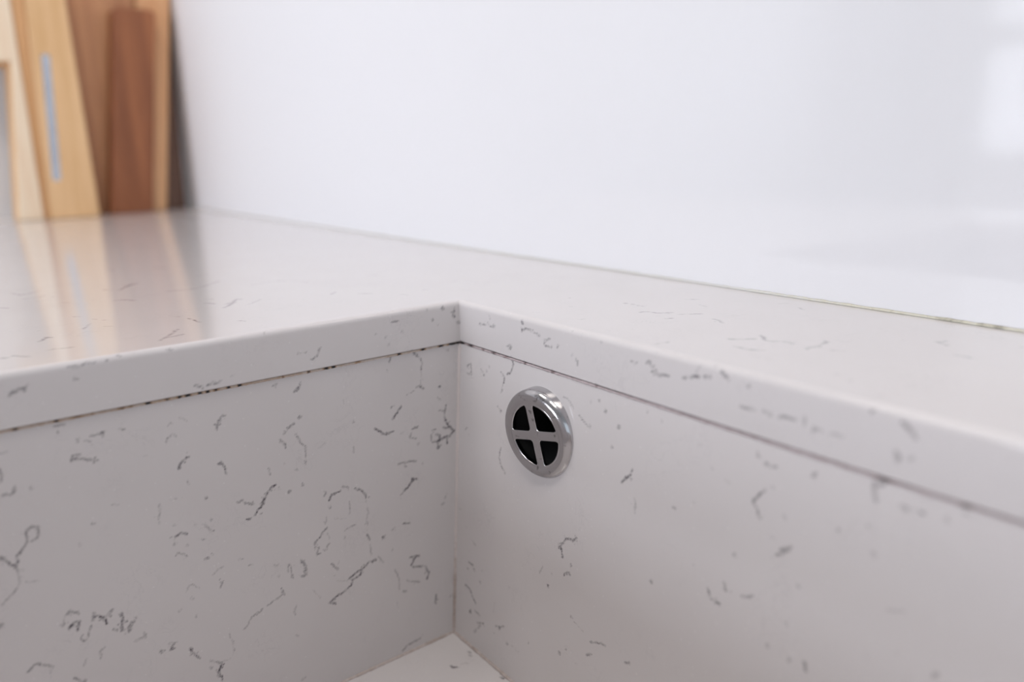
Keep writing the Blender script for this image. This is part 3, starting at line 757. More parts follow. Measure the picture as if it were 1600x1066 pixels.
0.35 0.46 122.2,0.2,-23.8
0.40 0.56 113.4,0.0,-6.7 117.0,0.0,-6.7
0.80 0.64 122.3,0.0,-5.1
0.50 0.50 122.6,0.0,-5.1 126.1,-0.0,-6.5
0.65 0.59 124.4,0.0,-8.4 128.2,0.0,-8.9 132.1,0.0,-8.3
0.35 0.56 125.6,0.0,-0.8
0.85 0.76 138.5,-0.0,-7.1 145.2,0.0,-5.4
0.75 0.74 147.0,0.0,-5.2 150.5,-0.0,-4.2
0.35 0.64 145.1,0.0,-1.9 144.0,-0.0,-4.1
0.30 0.63 150.9,0.0,-0.2
0.75 0.62 153.9,0.0,-2.0 155.6,0.0,-2.6 157.7,0.0,-4.3
0.35 0.60 164.5,0.0,-4.4
0.60 0.81 161.7,0.0,-11.3 164.4,0.0,-11.5 167.6,0.0,-11.4
0.50 0.79 169.7,0.0,-11.4 173.3,0.0,-11.1
0.65 0.87 176.3,0.0,-11.2 178.8,0.0,-10.6 181.7,0.0,-11.1
0.40 0.95 183.9,0.0,-8.7 184.6,0.0,-11.7
0.45 0.94 187.4,0.0,-11.8
0.60 0.57 58.4,52.6,0.0 63.0,53.5,0.0 69.5,53.2,0.0
0.60 0.54 77.0,42.6,0.0 78.5,46.4,0.0 83.1,46.8,0.0 87.3,52.2,0.0
0.40 0.54 83.1,46.8,0.0 88.3,50.1,0.0
0.50 0.50 91.7,51.7,0.0 97.0,59.4,0.0
0.60 0.62 93.8,41.2,0.0 94.9,44.4,0.0
0.50 0.62 71.6,80.0,0.0 76.2,84.8,0.0
0.30 0.74 83.5,74.9,0.0 89.8,72.0,0.0
0.50 0.61 106.6,54.9,0.0 110.0,54.4,0.0 114.5,51.3,0.0
0.60 0.49 132.6,31.4,0.0 134.9,33.3,0.0 139.2,38.7,0.0
0.60 0.61 133.9,32.2,0.0
0.55 0.48 136.2,45.5,0.0 143.9,38.9,0.0 149.3,43.2,0.0 153.2,42.7,0.0
0.50 0.54 148.7,42.5,0.0
0.50 0.47 139.6,24.7,0.0 146.0,24.2,0.0 151.2,26.9,0.0
0.50 0.46 158.6,39.5,0.0 160.8,44.9,0.0
0.50 0.58 159.8,39.4,0.0
0.40 0.55 120.0,6.4,0.0 121.0,12.2,0.0
0.30 0.59 97.5,17.8,0.0
0.40 0.67 106.5,101.3,0.0 108.1,105.4,0.0
0.40 0.65 117.0,100.6,0.0 121.7,96.5,0.0
0.65 0.59 157.2,54.2,0.0 159.2,52.9,0.0 160.1,48.8,0.0
0.45 0.53 158.6,40.6,0.0 160.4,47.4,0.0
0.40 0.57 165.7,43.5,0.0 169.3,46.0,0.0
0.60 0.58 184.9,81.0,0.0 189.8,78.2,0.0
0.50 0.59 184.5,80.6,0.0 185.6,85.3,0.0
0.45 0.55 195.6,67.4,0.0 198.4,67.6,0.0 202.9,68.2,0.0
0.35 0.77 183.2,17.7,0.0
0.30 0.74 188.9,14.3,0.0
0.20 0.90 175.0,75.4,0.0
0.30 0.85 206.1,94.4,0.0
0.40 0.93 201.8,8.4,0.0
0.70 0.87 204.3,0.0,-2.5 204.6,0.0,-1.3
0.45 0.83 215.8,0.0,0.1 216.1,0.0,0.8
0.60 1.01 212.4,0.0,-3.0 214.6,0.0,-4.1 216.8,0.0,-6.1
0.55 0.84 187.7,0.0,-11.2 190.7,0.0,-12.0
0.40 0.82 192.7,0.0,-12.4 196.9,0.0,-11.4
0.40 0.75 239.6,0.0,6.4
0.60 1.03 211.7,0.0,-12.0 212.7,0.0,-14.0
0.40 0.68 216.0,0.0,-12.1
0.50 0.76 189.1,0.0,-25.9
0.50 1.24 206.6,0.2,-22.4 207.6,-0.0,-27.2
0.50 1.23 209.4,0.3,-21.5 207.1,0.2,-23.1
0.55 1.20 215.9,0.0,-26.7
0.55 0.84 220.0,0.0,-26.3 221.2,-0.0,-26.9
0.50 0.97 230.9,0.2,-22.6
0.45 0.93 198.1,-0.7,-40.5
0.35 0.72 209.1,-0.9,-43.0
0.30 0.72 206.5,-0.5,-35.3
0.35 0.66 226.5,0.1,-25.5
0.65 0.80 179.0,-1.6,-55.9 183.9,-1.3,-51.7
0.40 0.64 163.7,-1.9,-62.0
0.60 0.48 129.2,-3.3,-88.1
0.70 0.44 154.5,-2.8,-78.9 156.4,-3.0,-82.2 160.1,-3.0,-82.8
0.60 0.56 161.5,-2.7,-76.1
0.40 0.43 160.8,-2.5,-73.7 161.5,-2.7,-76.1 164.0,-2.6,-75.8
0.50 0.63 168.0,-2.6,-75.3 172.6,-2.5,-73.5
0.20 0.56 148.0,-2.5,-72.9
0.35 0.60 184.8,-2.7,-77.0
0.30 0.59 187.6,-1.9,-62.5
0.30 0.70 214.8,-1.7,-57.4 219.3,-1.5,-55.2
0.40 0.52 179.2,-3.3,-87.9
0.40 0.60 187.0,-3.3,-88.5
0.75 0.67 192.3,-3.2,-85.9 193.1,-3.4,-89.3
0.60 0.85 229.3,-2.3,-69.5
0.30 0.71 218.9,-2.2,-68.2
0.30 0.72 208.8,-0.9,-43.1
0.60 0.48 80.6,-3.4,-90.7 86.1,-3.4,-89.1 87.3,-3.3,-87.7
0.40 0.49 76.0,-3.7,-95.7 80.2,-3.5,-92.7
0.85 0.49 77.8,-3.7,-96.2 79.3,-3.9,-100.0
0.60 0.49 80.6,-4.3,-107.6 82.6,-4.2,-104.8 84.4,-4.3,-105.9
0.50 0.54 84.6,-4.0,-101.1
0.70 0.56 70.2,-4.9,-117.3
0.30 0.57 66.5,-4.5,-109.7 63.9,-4.7,-114.2
0.25 0.56 72.6,-4.5,-110.6
0.45 0.60 86.3,-5.2,-124.3
0.30 0.54 88.1,-5.3,-125.6 94.2,-5.4,-127.6
0.60 0.63 98.4,-5.5,-129.7 103.2,-5.4,-127.5 107.1,-5.4,-126.9
0.70 0.64 96.4,-5.9,-137.1 99.6,-5.8,-134.7
0.50 0.86 118.0,-5.5,-128.2 120.8,-5.4,-126.6
0.60 0.62 79.4,-6.4,-145.3
0.40 0.56 83.7,-6.2,-141.3
0.30 0.59 57.6,-6.7,-151.7
0.30 0.66 90.0,-6.3,-144.6
0.60 0.74 41.6,-7.2,-161.4
0.95 0.87 35.4,-7.0,-156.3
0.50 0.62 32.1,-7.0,-156.9 39.7,-6.8,-153.3
0.30 0.63 30.5,-7.2,-161.1
0.25 0.55 45.4,-7.2,-160.4 50.7,-7.2,-161.1
0.90 0.92 14.1,-7.6,-168.9
0.70 0.65 8.0,-5.7,-133.0 12.2,-5.7,-133.4
0.50 0.65 8.0,-5.9,-136.8
0.50 0.64 13.5,-5.8,-135.1
0.80 0.72 5.7,-6.4,-146.6 9.4,-6.5,-147.5 13.2,-6.7,-151.8 15.6,-6.8,-152.9
0.80 0.85 10.2,-7.1,-159.7
0.50 0.58 14.5,-7.0,-157.2 19.3,-7.0,-157.8
0.60 0.65 16.4,-7.3,-163.1 22.3,-7.2,-160.1
0.50 0.65 19.4,-7.3,-163.1 14.7,-7.6,-168.6
0.50 0.64 18.3,-6.0,-139.2
0.30 0.63 20.5,-5.7,-132.7
0.30 0.64 11.4,-5.0,-120.4 14.4,-5.1,-122.1
0.25 0.61 41.7,-5.6,-131.2
0.20 0.63 30.6,-6.3,-144.8 30.2,-6.7,-150.8
0.40 0.80 -0.5,-7.0,-157.6
0.70 0.65 14.0,-11.0,-179.3 18.7,-13.8,-179.3
0.60 0.66 12.3,-7.7,-179.3 14.9,-11.6,-179.3
0.95 0.70 18.2,-25.2,-179.3 21.2,-22.4,-179.3
0.30 0.64 20.3,-20.2,-179.3 21.1,-12.5,-179.3
0.85 0.81 37.0,-7.7,-179.3 43.6,-11.3,-179.3"""

def vein_samples():
    rnd = random.Random(7)
    out = []
    for line in VEINS.split('\n'):
        q = line.split()
        s, wd = float(q[0]) ** 1.2 * 1.02, float(q[1]) * 0.54
        pts = [Vector([float(c) for c in a.split(',')]) for a in q[2:]]
        if len(pts) == 1:
            for k in range(12):
                o = Vector((rnd.gauss(0, 1), rnd.gauss(0, 1), rnd.gauss(0, 1))) * (wd * 0.8 + 0.1)
                out.append((pts[0] + o, s * rnd.uniform(0.55, 1.0), wd * rnd.uniform(0.6, 0.95)))
            continue
        drift = Vector((0, 0, 0))
        for a, b in zip(pts, pts[1:]):
            n = max(2, int((b - a).length / 0.22))
            for k in range(n):
                drift = drift * 0.86 + Vector((rnd.gauss(0, 1), rnd.gauss(0, 1), rnd.gauss(0, 1))) * 0.11
                if rnd.random() < 0.06:
                    continue
                c = a.lerp(b, k / n) + drift
                out.append((c, s * rnd.uniform(0.62, 1.08), wd * rnd.uniform(0.6, 1.05)))
                if rnd.random() < 0.20:            # loose flecks along the vein
                    o = Vector((rnd.gauss(0, 1), rnd.gauss(0, 1), rnd.gauss(0, 1))) * (wd * 1.3 + 0.35)
                    out.append((c + o, s * rnd.uniform(0.4, 0.9), wd * 0.45))
    return out

SAMPLES = vein_samples()

def paint_veins(me):
    """store the vein strength of every vertex of a slab (world coordinates) in the attribute read by the quartz material"""
    n = len(me.vertices)
    co = np.empty(n * 3, np.float32)
    me.vertices.foreach_get('co', co)
    co = co.reshape(-1, 3) * 1000.0
    co[:, 2] -= H * 1000.0
    kd = kdtree.KDTree(n)
    for i, c in enumerate(co):
        kd.insert(c, i)
    kd.balance()
    val = np.zeros(n, np.float32)
    for p, s, wd in SAMPLES:
        wd = max(wd, 0.40)
        for _, i, d in kd.find_range(p, wd * 2.2):
            t = s * math.exp(-(d / wd) ** 2)
            if t > val[i]:
                val[i] = t
    a = me.attributes.new('vein', 'FLOAT', 'POINT')
    a.data.foreach_set('value', val)
    # where no vein of the list reaches, the stone goes on with veins of its own
    wild = np.clip(np.maximum.reduce([(-340.0 - co[:, 0]) / 60, (-205.0 - co[:, 1]) / 30, (co[:, 0] - 262.0) / 30]), 0, 1).astype(np.float32)
    me.attributes.new('untraced', 'FLOAT', 'POINT').data.foreach_set('value', wild)

def paint_grime(me, axis, spots, base):
    n = len(me.vertices)
    a = me.attributes.new('grime', 'FLOAT', 'POINT')
    vals = []
    for v_ in me.vertices:
        c = v_.co[axis] * 1000.0
        if axis == 2:
            c -= H * 1000
        t = base(c)
        for pos, s, wd in spots:
            t = max(t, s * math.exp(-((c - pos) / wd) ** 2))
        vals.append(t)
    a.data.foreach_set('value', vals)

# ------------------------------------------------------------------ room shell
YB = 0.1182            # front of the white splashback panel
XL = -0.9062          # left wall
XR, ZC = 3.30, 2.42
SX1, SY0 = 0.56, -0.310     # far edges of the sink cut-out
CX1, CY0 = 1.30, -0.445     # right end and front edge of the worktop
T = 0.020                   # worktop thickness
ZS = -0.1793                 # sink floor below the worktop surface

def structure(o):
    o['kind'] = 'structure'
    return o

structure(box('floor', M_floor, None, XL - 0.1, XR + 0.1, YF - 0.1, YB + 0.11, -0.1, 0.0))
structure(box('ceiling', M_ceil, None, XL - 0.1, XR + 0.1, YF - 0.1, YB + 0.11, ZC, ZC + 0.1))
wb = structure(box('wall_back', M_wall, None, XL - 0.1, XR + 0.1, YB + 0.006, YB + 0.11, 0.0, ZC))
box('splashback_panel', M_splash, wb, XL, XR, YB, YB + 0.006, H + 0.0005, H + 0.72)
structure(box('wall_left', M_wall, None, XL - 0.1, XL, YF, YB + 0.006, 0.0, ZC))
bm = bmesh.new()
add_box(bm, XL, WX0, YF - 0.1, YF, 0, ZC)
add_box(bm, WX1, XR, YF - 0.1, YF, 0, ZC)
add_box(bm, WX0 - 0.02, WX1 + 0.02, YF - 0.1, YF, 0, WZ0)
add_box(bm, WX0 - 0.02, WX1 + 0.02, YF - 0.1, YF, WZ1, ZC)
structure(link('wall_front', bm_mesh('wall_front', bm), M_wall))
bm = bmesh.new()
fw = 0.055
add_box(bm, WX0, WX0 + fw, YF - 0.08, YF - 0.02, WZ0, WZ1, 0.004)
add_box(bm, WX1 - fw, WX1, YF - 0.08, YF - 0.02, WZ0, WZ1, 0.004)
add_box(bm, WX0 + fw, WX1 - fw, YF - 0.08, YF - 0.02, WZ0, WZ0 + fw, 0.004)
add_box(bm, WX0 + fw, WX1 - fw, YF - 0.08, YF - 0.02, WZ1 - fw, WZ1, 0.004)
win = structure(link('window_1', bm_mesh('window_1', bm), M_frame))
box('transom', M_frame, win, WX0 + fw, WX1 - fw, YF - 0.075, YF - 0.025, 1.235, 1.295, 0.004)
box('mullion', M_frame, win, -0.50, -0.44, YF - 0.072, YF - 0.028, WZ0 + fw, WZ1 - fw, 0.004)
mg, nt, b = new_mat('window_glass')
tr = node(nt, 'ShaderNodeBsdfTransparent')
gl = node(nt, 'ShaderNodeBsdfGlossy')
gl.inputs['Roughness'].default_value = 0.0
fr = node(nt, 'ShaderNodeFresnel')
fr.inputs['IOR'].default_value = 1.45
ms = node(nt, 'ShaderNodeMixShader')
nt.links.new(fr.outputs[0], ms.inputs[0])
nt.links.new(tr.outputs[0], ms.inputs[1])
nt.links.new(gl.outputs[0], ms.inputs[2])
nt.links.new(ms.outputs[0], nt.nodes['Material Output'].inputs['Surface'])
mb, nt, b = new_mat('dimmer_blind')
trb = node(nt, 'ShaderNodeBsdfTransparent')
msb = node(nt, 'ShaderNodeMixShader')
msb.inputs[0].default_value = 0.79
b.inputs['Base Color'].default_value = (0.8, 0.8, 0.8, 1)
nt.links.new(trb.outputs[0], msb.inputs[1])
nt.links.new(b.outputs[0], msb.inputs[2])
nt.links.new(msb.outputs[0], nt.nodes['Material Output'].inputs['Surface'])
box('added_blind', mb, win, WX0 + fw * 0.7, -0.47, YF - 0.021, YF - 0.018, WZ0 + fw * 0.5, WZ1 - 0.01)  # unseen sheet added to dim the left casement in the splashback reflection
box('pane', mg, win, WX0 + fw * 0.5, WX1 - fw * 0.5, YF - 0.052, YF - 0.048, WZ0 + fw * 0.5, WZ1 - fw * 0.5)

# ------------------------------------------------------------------ worktop: one polished slab with a rectangular cut-out
def lines(a, b, breaks):
    """grid lines from a to b; breaks = (upper limit, step)"""
    out = [a]
    lo = a
    for hi, st in breaks:
        n = max(1, int(round((hi - lo) / st)))
        out += [lo + (hi - lo) * (k + 1) / n for k in range(n)]
        lo = hi
    return out

def build_worktop():
    R = 0.0022
    xs = lines(XL, CX1, [(-0.50, 0.008), (-0.32, 0.0015), (-R, 0.0010), (0.27, 0.00095), (SX1 + R, 0.010), (CX1, 0.04)])
    ys = lines(CY0, YB, [(SY0 - R, 0.02), (-0.21, 0.01), (R, 0.00095), (YB, 0.00095)])
    ix0 = min(range(len(xs)), key=lambda i: abs(xs[i] + R))
    ix1 = min(range(len(xs)), key=lambda i: abs(xs[i] - SX1 - R))
    iy0 = min(range(len(ys)), key=lambda i: abs(ys[i] - SY0 + R))
    iy1 = min(range(len(ys)), key=lambda i: abs(ys[i] - R))
    nx, ny = len(xs), len(ys)
    gx, gy = np.meshgrid(np.array(xs), np.array(ys))
    verts = [np.stack([gx.ravel(), gy.ravel(), np.zeros(nx * ny)], 1)]
    idx = np.arange(nx * ny).reshape(ny, nx)
    quads = np.stack([idx[:-1, :-1], idx[:-1, 1:], idx[1:, 1:], idx[1:, :-1]], -1)
    keep = np.ones((ny - 1, nx - 1), bool)
    keep[iy0:iy1, ix0:ix1] = False
    faces = [quads[keep]]
    # loop of grid vertices round the opening, anticlockwise from the front left corner
    loop = ([(iy0, i) for i in range(ix0, ix1)] + [(j, ix1) for j in range(iy0, iy1)] +
            [(iy1, i) for i in range(ix1, ix0, -1)] + [(j, ix0) for j in range(iy1, iy0, -1)])
    lx = np.array([xs[i] for j, i in loop])
    ly = np.array([ys[j] for j, i in loop])
    ring = np.array([idx[j, i] for j, i in loop])
    fx = (lx - xs[ix0]) / (xs[ix1] - xs[ix0])
    fy = (ly - ys[iy0]) / (ys[iy1] - ys[iy0])
    base = nx * ny
    prof = [(R - R * math.sin(t), -(R - R * math.cos(t))) for t in [math.pi / 2 * k / 5 for k in range(1, 6)]]
    nz = 20
    prof += [(0.0, -R - (T - 0.0005 - R) * k / nz) for k in range(1, nz + 1)]
    prof += [(0.0005, -T), (0.02, -T)]
    L = len(ring)
    for o, z in prof:
        vx = -o + fx * (SX1 + 2 * o)
        vy = SY0 - o + fy * (-SY0 + 2 * o)
        verts.append(np.stack([vx, vy, np.full(L, z)], 1))
        new = base + np.arange(L)
        base += L
        faces.append(np.stack([ring, np.roll(ring, -1), np.roll(new, -1), new], -1))
        ring = new
    # outer edge and underside
    outer = ([(0, i) for i in range(nx - 1)] + [(j, nx - 1) for j in range(ny - 1)] +
             [(ny - 1, i) for i in range(nx - 1, 0, -1)] + [(j, 0) for j in range(ny - 1, 0, -1)])
    ring = np.array([idx[j, i] for j, i in outer])
    ox = np.array([xs[i] for j, i in outer])
    oy = np.array([ys[j] for j, i in outer])
    for z, d in ((-T, 0.0), (-T, 0.05)):
        cxm, cym = (XL + CX1) / 2, (CY0 + YB) / 2
        vx = ox - np.sign(ox - cxm) * d * (np.abs(ox - cxm) > abs(CX1 - XL) / 2 - 0.06)
        vy = oy - np.sign(oy - cym) * d * (np.abs(oy - cym) > abs(YB - CY0) / 2 - 0.06)
        verts.append(np.stack([vx, vy, np.full(len(ring), z)], 1))
        new = base + np.arange(len(ring))
        base += len(ring)
        faces.append(np.stack([ring, new, np.roll(new, -1), np.roll(ring, -1)], -1))
        ring = new
    v = np.concatenate(verts)
    v[:, 2] += H
    fa = np.concatenate(faces)
    me = bpy.data.meshes.new('worktop')
    me.from_pydata(v.tolist(), [], fa.tolist())
    me.update()
    me.polygons.foreach_set('use_smooth', np.ones(len(fa), bool))
    # the mitred inner corner and lower lip stay crisp
    try:
        me.set_sharp_from_angle(angle=math.radians(40))
    except Exception:
        pass
    paint_veins(me)
    o = link('worktop', me, M_quartz, None, (XL, 0.0, H - T))
    o['label'] = 'white quartz worktop with grey veins and a rectangular sink cut-out'
    o['category'] = 'worktop'
    return o

top = build_worktop()

def strip(name, mat, parent, path, prof, axis, spots, base, jitter=0.0, seed=1):
    """a bead of sealant: the profile (two offsets) swept along a straight path of points"""
    rnd = random.Random(seed)
    bm = bmesh.new()
    rings = []
    for q in path:
        k = 1.0 + rnd.uniform(-jitter, jitter)
        rings.append([bm.verts.new(tuple(a + b_ * k for a, b_ in zip(q, o))) for o in prof])
    n = len(prof)
    for a, b_ in zip(rings, rings[1:]):
        for i in range(n):
            bm.faces.new((a[i], a[(i + 1) % n], b_[(i + 1) % n], b_[i]))
    bm.faces.new(rings[0][::-1])
    bm.faces.new(rings[-1])
    bmesh.ops.recalc_face_normals(bm, faces=bm.faces)
    me = bm_mesh(name, bm, True)
    paint_grime(me, axis, spots, base)
    return link(name, me, mat, parent)

def tube_prof(r1, r2, ax, n=8):
    """circle-like profile in the plane across an axis"""
    out = []
    for k in range(n):
        t = 2 * math.pi * k / n
        a, c = r1 * math.cos(t), r2 * math.sin(t)
        out.append({0: (0, a, c), 1: (a, 0, c), 2: (a, c, 0)}[ax])
    return out

# bead where the worktop meets the splashback
strip('wall_sealant', M_seal_wall, top, [(XL + (CX1 - XL) * k / 700, YB - 0.0002, H + 0.0001) for k in range(701)],
      [(0, 0, 0.0010), (0, -0.0004, 0.0007), (0, -0.0011, 0.0001), (0, 0, -0.0003)], 0,
      [(148, 0.36, 14), (172, 0.45, 12), (191, 0.6, 2.2), (185, 0.5, 5), (120, 0.28, 10)],
      lambda c: 0.04 if c < 70 else 0.04 + min(0.28, (c - 70) * 0.004), 0.2, 3)

# ------------------------------------------------------------------ sink: slabs of the same quartz glued under the worktop
sink = thing('sink_basin', 'square-cornered white quartz sink sunk into the worktop, corner grimy along its seams', 'sink', (SX1 / 2, SY0 / 2, H + ZS - 0.02))
ZT = -T - 0.0011
GC = (0.0633, -0.0484)                      # overflow centre (x, z)
K = 1.0 / (-ZS + ZT)

def left_x(z):                              # the side slab leans out a little towards its foot
    return -0.0012 - 0.0036 * (ZT - z) * K

def back_y(z):
    return 0.0003 - 0.0085 * (ZT - z) * K

def slab(name, us, vs, fn, back, hole=None):
    """fine front face given by fn(u, v) with a plain back and edges"""
    nu, nv = len(us), len(vs)
    verts = [fn(u, v) for v in vs for u in us]
    faces = []
    for j in range(nv - 1):
        for i in range(nu - 1):
            if hole is not None:
                cu, cv = (us[i] + us[i + 1]) / 2 - hole[0], (vs[j] + vs[j + 1]) / 2 - hole[1]
                if cu * cu + cv * cv < hole[2] ** 2:
                    continue
            a = j * nu + i
            faces.append((a, a + 1, a + nu + 1, a + nu))
    ring = list(range(nu)) + [j * nu + nu - 1 for j in range(1, nv)] + [(nv - 1) * nu + i for i in range(nu - 2, -1, -1)] + [j * nu for j in range(nv - 2, 0, -1)]
    n0 = len(verts)
    bvec = Vector(back)
    verts += [tuple(Vector(verts[i]) + bvec) for i in ring]
    m = len(ring)
    for k in range(m):
        faces.append((ring[k], n0 + k, n0 + (k + 1) % m, ring[(k + 1) % m]))
    if hole is None:
        faces.append(tuple(n0 + k for k in range(m)))
    verts = [(x, y, z + H) for x, y, z in verts]
    me = bpy.data.meshes.new(name)
    me.from_pydata(verts, [], faces)
    me.update()
    bm = bmesh.new()
    bm.from_mesh(me)
    bmesh.ops.recalc_face_normals(bm, faces=bm.faces)
    bm.to_mesh(me)
    bm.free()
    paint_veins(me)
    return link(name, me, M_quartz, sink)

st = 0.00065
zs = lines(ZS, ZT, [(ZT, st)])
slab('side_panel', lines(SY0, 0.001, [(-0.21, 0.01), (0.001, st)]), zs, lambda y, z: (left_x(z), y if y < 0 else back_y(z) + 0.0005, z), (-0.012, 0, 0))
slab('back_panel', lines(-0.002, SX1, [(0.27, st), (SX1, 0.02)]), zs, lambda x, z: (x if x > 0 else left_x(z), back_y(z), z), (0, 0.012, 0), (GC[0], GC[1], 0.0168))
slab('base_panel', lines(-0.005, SX1, [(0.12, 0.0012), (SX1, 0.02)]), lines(SY0, -0.008, [(-0.12, 0.02), (-0.008, 0.0012)]), lambda x, y: (x, y, ZS + 0.0003), (0, 0, -0.012))
slab('side_panel', lines(SY0, 0.0, [(0.0, 0.02)]), lines(ZS, ZT, [(ZT, 0.02)]), lambda y, z: (SX1 + 0.002, y, z), (0.012, 0, 0))
slab('front_panel', lines(0.0, SX1, [(SX1, 0.02)]), lines(ZS, ZT, [(ZT, 0.02)]), lambda x, z: (x, SY0 - 0.002, z), (0, -0.012, 0))

LG = [(-184.0, 0.7, 1.13), (-171.6, 0.75, 0.95), (-165.2, 0.45, 2.45), (-160.0, 0.5, 0.75), (-150.4, 0.5, 1.83), (-147.1, 0.45, 1.06), (-141.1, 1, 1.08), (-134.3, 0.6, 1.11), (-129.8, 0.9, 0.99), (-126.7, 1.1, 1.2), (-122.2, 0.95, 0.9), (-119.2, 0.9, 0.89), (-116.0, 0.75, 1.05), (-111.0, 0.9, 0.8), (-106.6, 1, 0.93), (-88.5, 0.6, 0.83), (-77.2, 0.9, 0.69), (-69.1, 0.8, 1.6), (-65.8, 1, 1.08), (-54.2, 0.45, 1.87), (-33.3, 1, 1.0), (-20.6, 0.85, 1.46), (-10.7, 0.9, 1.73), (-4.2, 1, 2.64), (-0.5, 1, 2)]
BG = [(1.4, 1, 2.01), (8.6, 0.8, 2.6), (18.7, 0.7, 0.93), (27.3, 0.7, 1.8), (36.6, 0.4, 2.87), (50.5, 0.6, 1.08), (69.0, 0.55, 1.23), (95.2, 0.55, 0.86), (209.3, 0.65, 2.67), (230.2, 0.55, 1.64)]
strip('seam_sealant', M_seal, sink, [(-0.0014, SY0 + (-SY0) * k / 420, H - T - 0.0007) for k in range(421)], tube_prof(0.0007, 0.00056, 1), 1, LG,
      lambda c: 0.20 if c < -125 else (0.22 if c < -80 else 0.10), 0.2, 5)
strip('seam_sealant', M_seal_pink, sink, [(-0.001 + (SX1 + 0.001) * k / 500, 0.0006, H - T - 0.0007) for k in range(501)], tube_prof(0.0006, 0.00054, 0), 0, BG,
      lambda c: 0.16, 0.25, 6)
# soft fillets of sealant in the upright corner and along the floor
cp = []
for k in range(121):
    z = ZT + (ZS - ZT) * k / 120
    cp.append((left_x(z), back_y(z), z + H))
strip('corner_sealant', M_seal_corner, sink, cp, [(-0.0005, 0.0005, 0), (0.0014, 0.0003, 0), (0.0005, -0.0005, 0), (-0.0003, -0.0014, 0)], 2,
      [(-158, 0.4, 22)], lambda c: -0.1, 0.15, 8)
strip('floor_sealant', M_seal_corner, sink, [(left_x(ZS), SY0 + (back_y(ZS) - SY0) * k / 200, H + ZS + 0.0002) for k in range(201)],
      [(-0.0005, 0, -0.0003), (0.0011, 0, 0.0001), (0.0004, 0, 0.0004), (0, 0, 0.0011)], 1, [(-20, 0.35, 12)], lambda c: 0.24, 0.2, 9)
strip('floor_sealant', M_seal_corner, sink, [(left_x(ZS) + (SX1 - left_x(ZS)) * k / 300, back_y(ZS), H + ZS + 0.0002) for k in range(301)],
      [(0, 0.0005, -0.0003), (0, -0.0011, 0.0001), (0, -0.0004, 0.0004), (0, 0, 0.0011)], 0, [(14, 0.4, 3)], lambda c: 0.24, 0.2, 10)

# ------------------------------------------------------------------ overflow grille in the back slab
tilt = math.atan(0.0085 * K)
gy = back_y(GC[1])
grille = thing('overflow_grille', 'round chrome overflow grille with a tilted cross, set in the sink wall', 'grille', (GC[0], gy, GC[1] + H))
# local frame: x right, y up, z out of the wall
G = Matrix.Rotation(math.radians(6.5), 4, 'Z') @ Matrix.Rotation(math.radians(90) + tilt, 4, 'X') @ Matrix.Rotation(math.radians(12.0), 4, 'Z')

def grille_part(name, me, mat, parent=None):
    me.transform(G)
    o = bpy.data.objects.new(name, me)
    COL.objects.link(o)
    me.materials.append(mat)
    o.parent = parent or grille
    return o

RO, RI = 0.0199, 0.0139
prof = [(RO, -0.0040), (RO, 0.0022), (RO - 0.0003, 0.0031), (RO - 0.0010, 0.0041), (RO - 0.0020, 0.0048), (RO - 0.0030, 0.0051), (RO - 0.0038, 0.0051),
        (RI + 0.0012, 0.0048), (RI + 0.0004, 0.00475), (RI, 0.0045), (RI, 0.0032), (RI + 0.0010, 0.0014)]
grille_part('rim', bm_mesh('rim', lathe(prof), True), M_chrome)
HB = 0.0021                                  # half width of the bars of the cross
holes = []
for qx, qy in ((1, 1), (-1, 1), (-1, -1), (1, -1)):
    r_ = RI - 0.0004
    a0 = math.asin(HB / r_)
    arc = [(r_ * math.cos(t), r_ * math.sin(t)) for t in [a0 + (math.pi / 2 - 2 * a0) * k / 14 for k in range(15)]]
    rad = 0.0015
    poly = [(HB, HB)] + arc
    rr = [rad] + [rad * 0.9] + [0] * (len(arc) - 2) + [rad * 0.9]
    # round the two corners on the arc by trimming the arc and adding points
    t0 = a0 + 0.105
    arc2 = [(r_ * math.cos(t), r_ * math.sin(t)) for t in [t0 + (math.pi / 2 - 2 * t0) * k / 12 for k in range(13)]]
    c1 = [(r_ - 0.0016, HB), (r_ - 0.0007, HB + 0.0002), (r_ - 0.0002, HB + 0.0007)]
    c2 = [(y, x) for x, y in reversed(c1)]
    cc = [(HB + rad * (1 - math.sin(t)), HB + rad * (1 - math.cos(t))) for t in [math.pi / 2 * k / 5 for k in range(5, -1, -1)]]
    loop = c1 + arc2 + c2 + cc
    holes.append([(x * qx, y * qy) for x, y in loop])
outer = [((RI + 0.0006) * math.cos(2 * math.pi * k / 72), (RI + 0.0006) * math.sin(2 * math.pi * k / 72)) for k in range(72)]
me = plate('cross_grate', outer, holes, 0.0016, 0.00035)
me.transform(Matrix.Translation((0, 0, 0.0040)))
grille_part('cross_grate', me, M_chrome)
pipe = lathe([(0.0185, 0.0008), (0.0158, 0.0006), (0.0156, -0.030), (0.0150, -0.034), (0.0, -0.034)], 48)
pipe.verts.ensure_lookup_table()
bmesh.ops.remove_doubles(pipe, verts=pipe.verts, dist=1e-6)
grille_part('overflow_pipe', bm_mesh('overflow_pipe', pipe, True), M_black)

# ------------------------------------------------------------------ wooden boards leaning in the far corner
def board(name, label, mat, poly, x0, x1, lean, group='chopping boards leaning in the corner', extra=None):
    ys = [q[0] for q in poly]
    t = thing(name, label, 'chopping board', ((x0 + x1) / 2, sum(ys) / len(ys), H), group)
    prism_yz('panel', mat, t, [(y, z + H) for y, z in poly], x0, x1, 0.0018, lean)
    return t

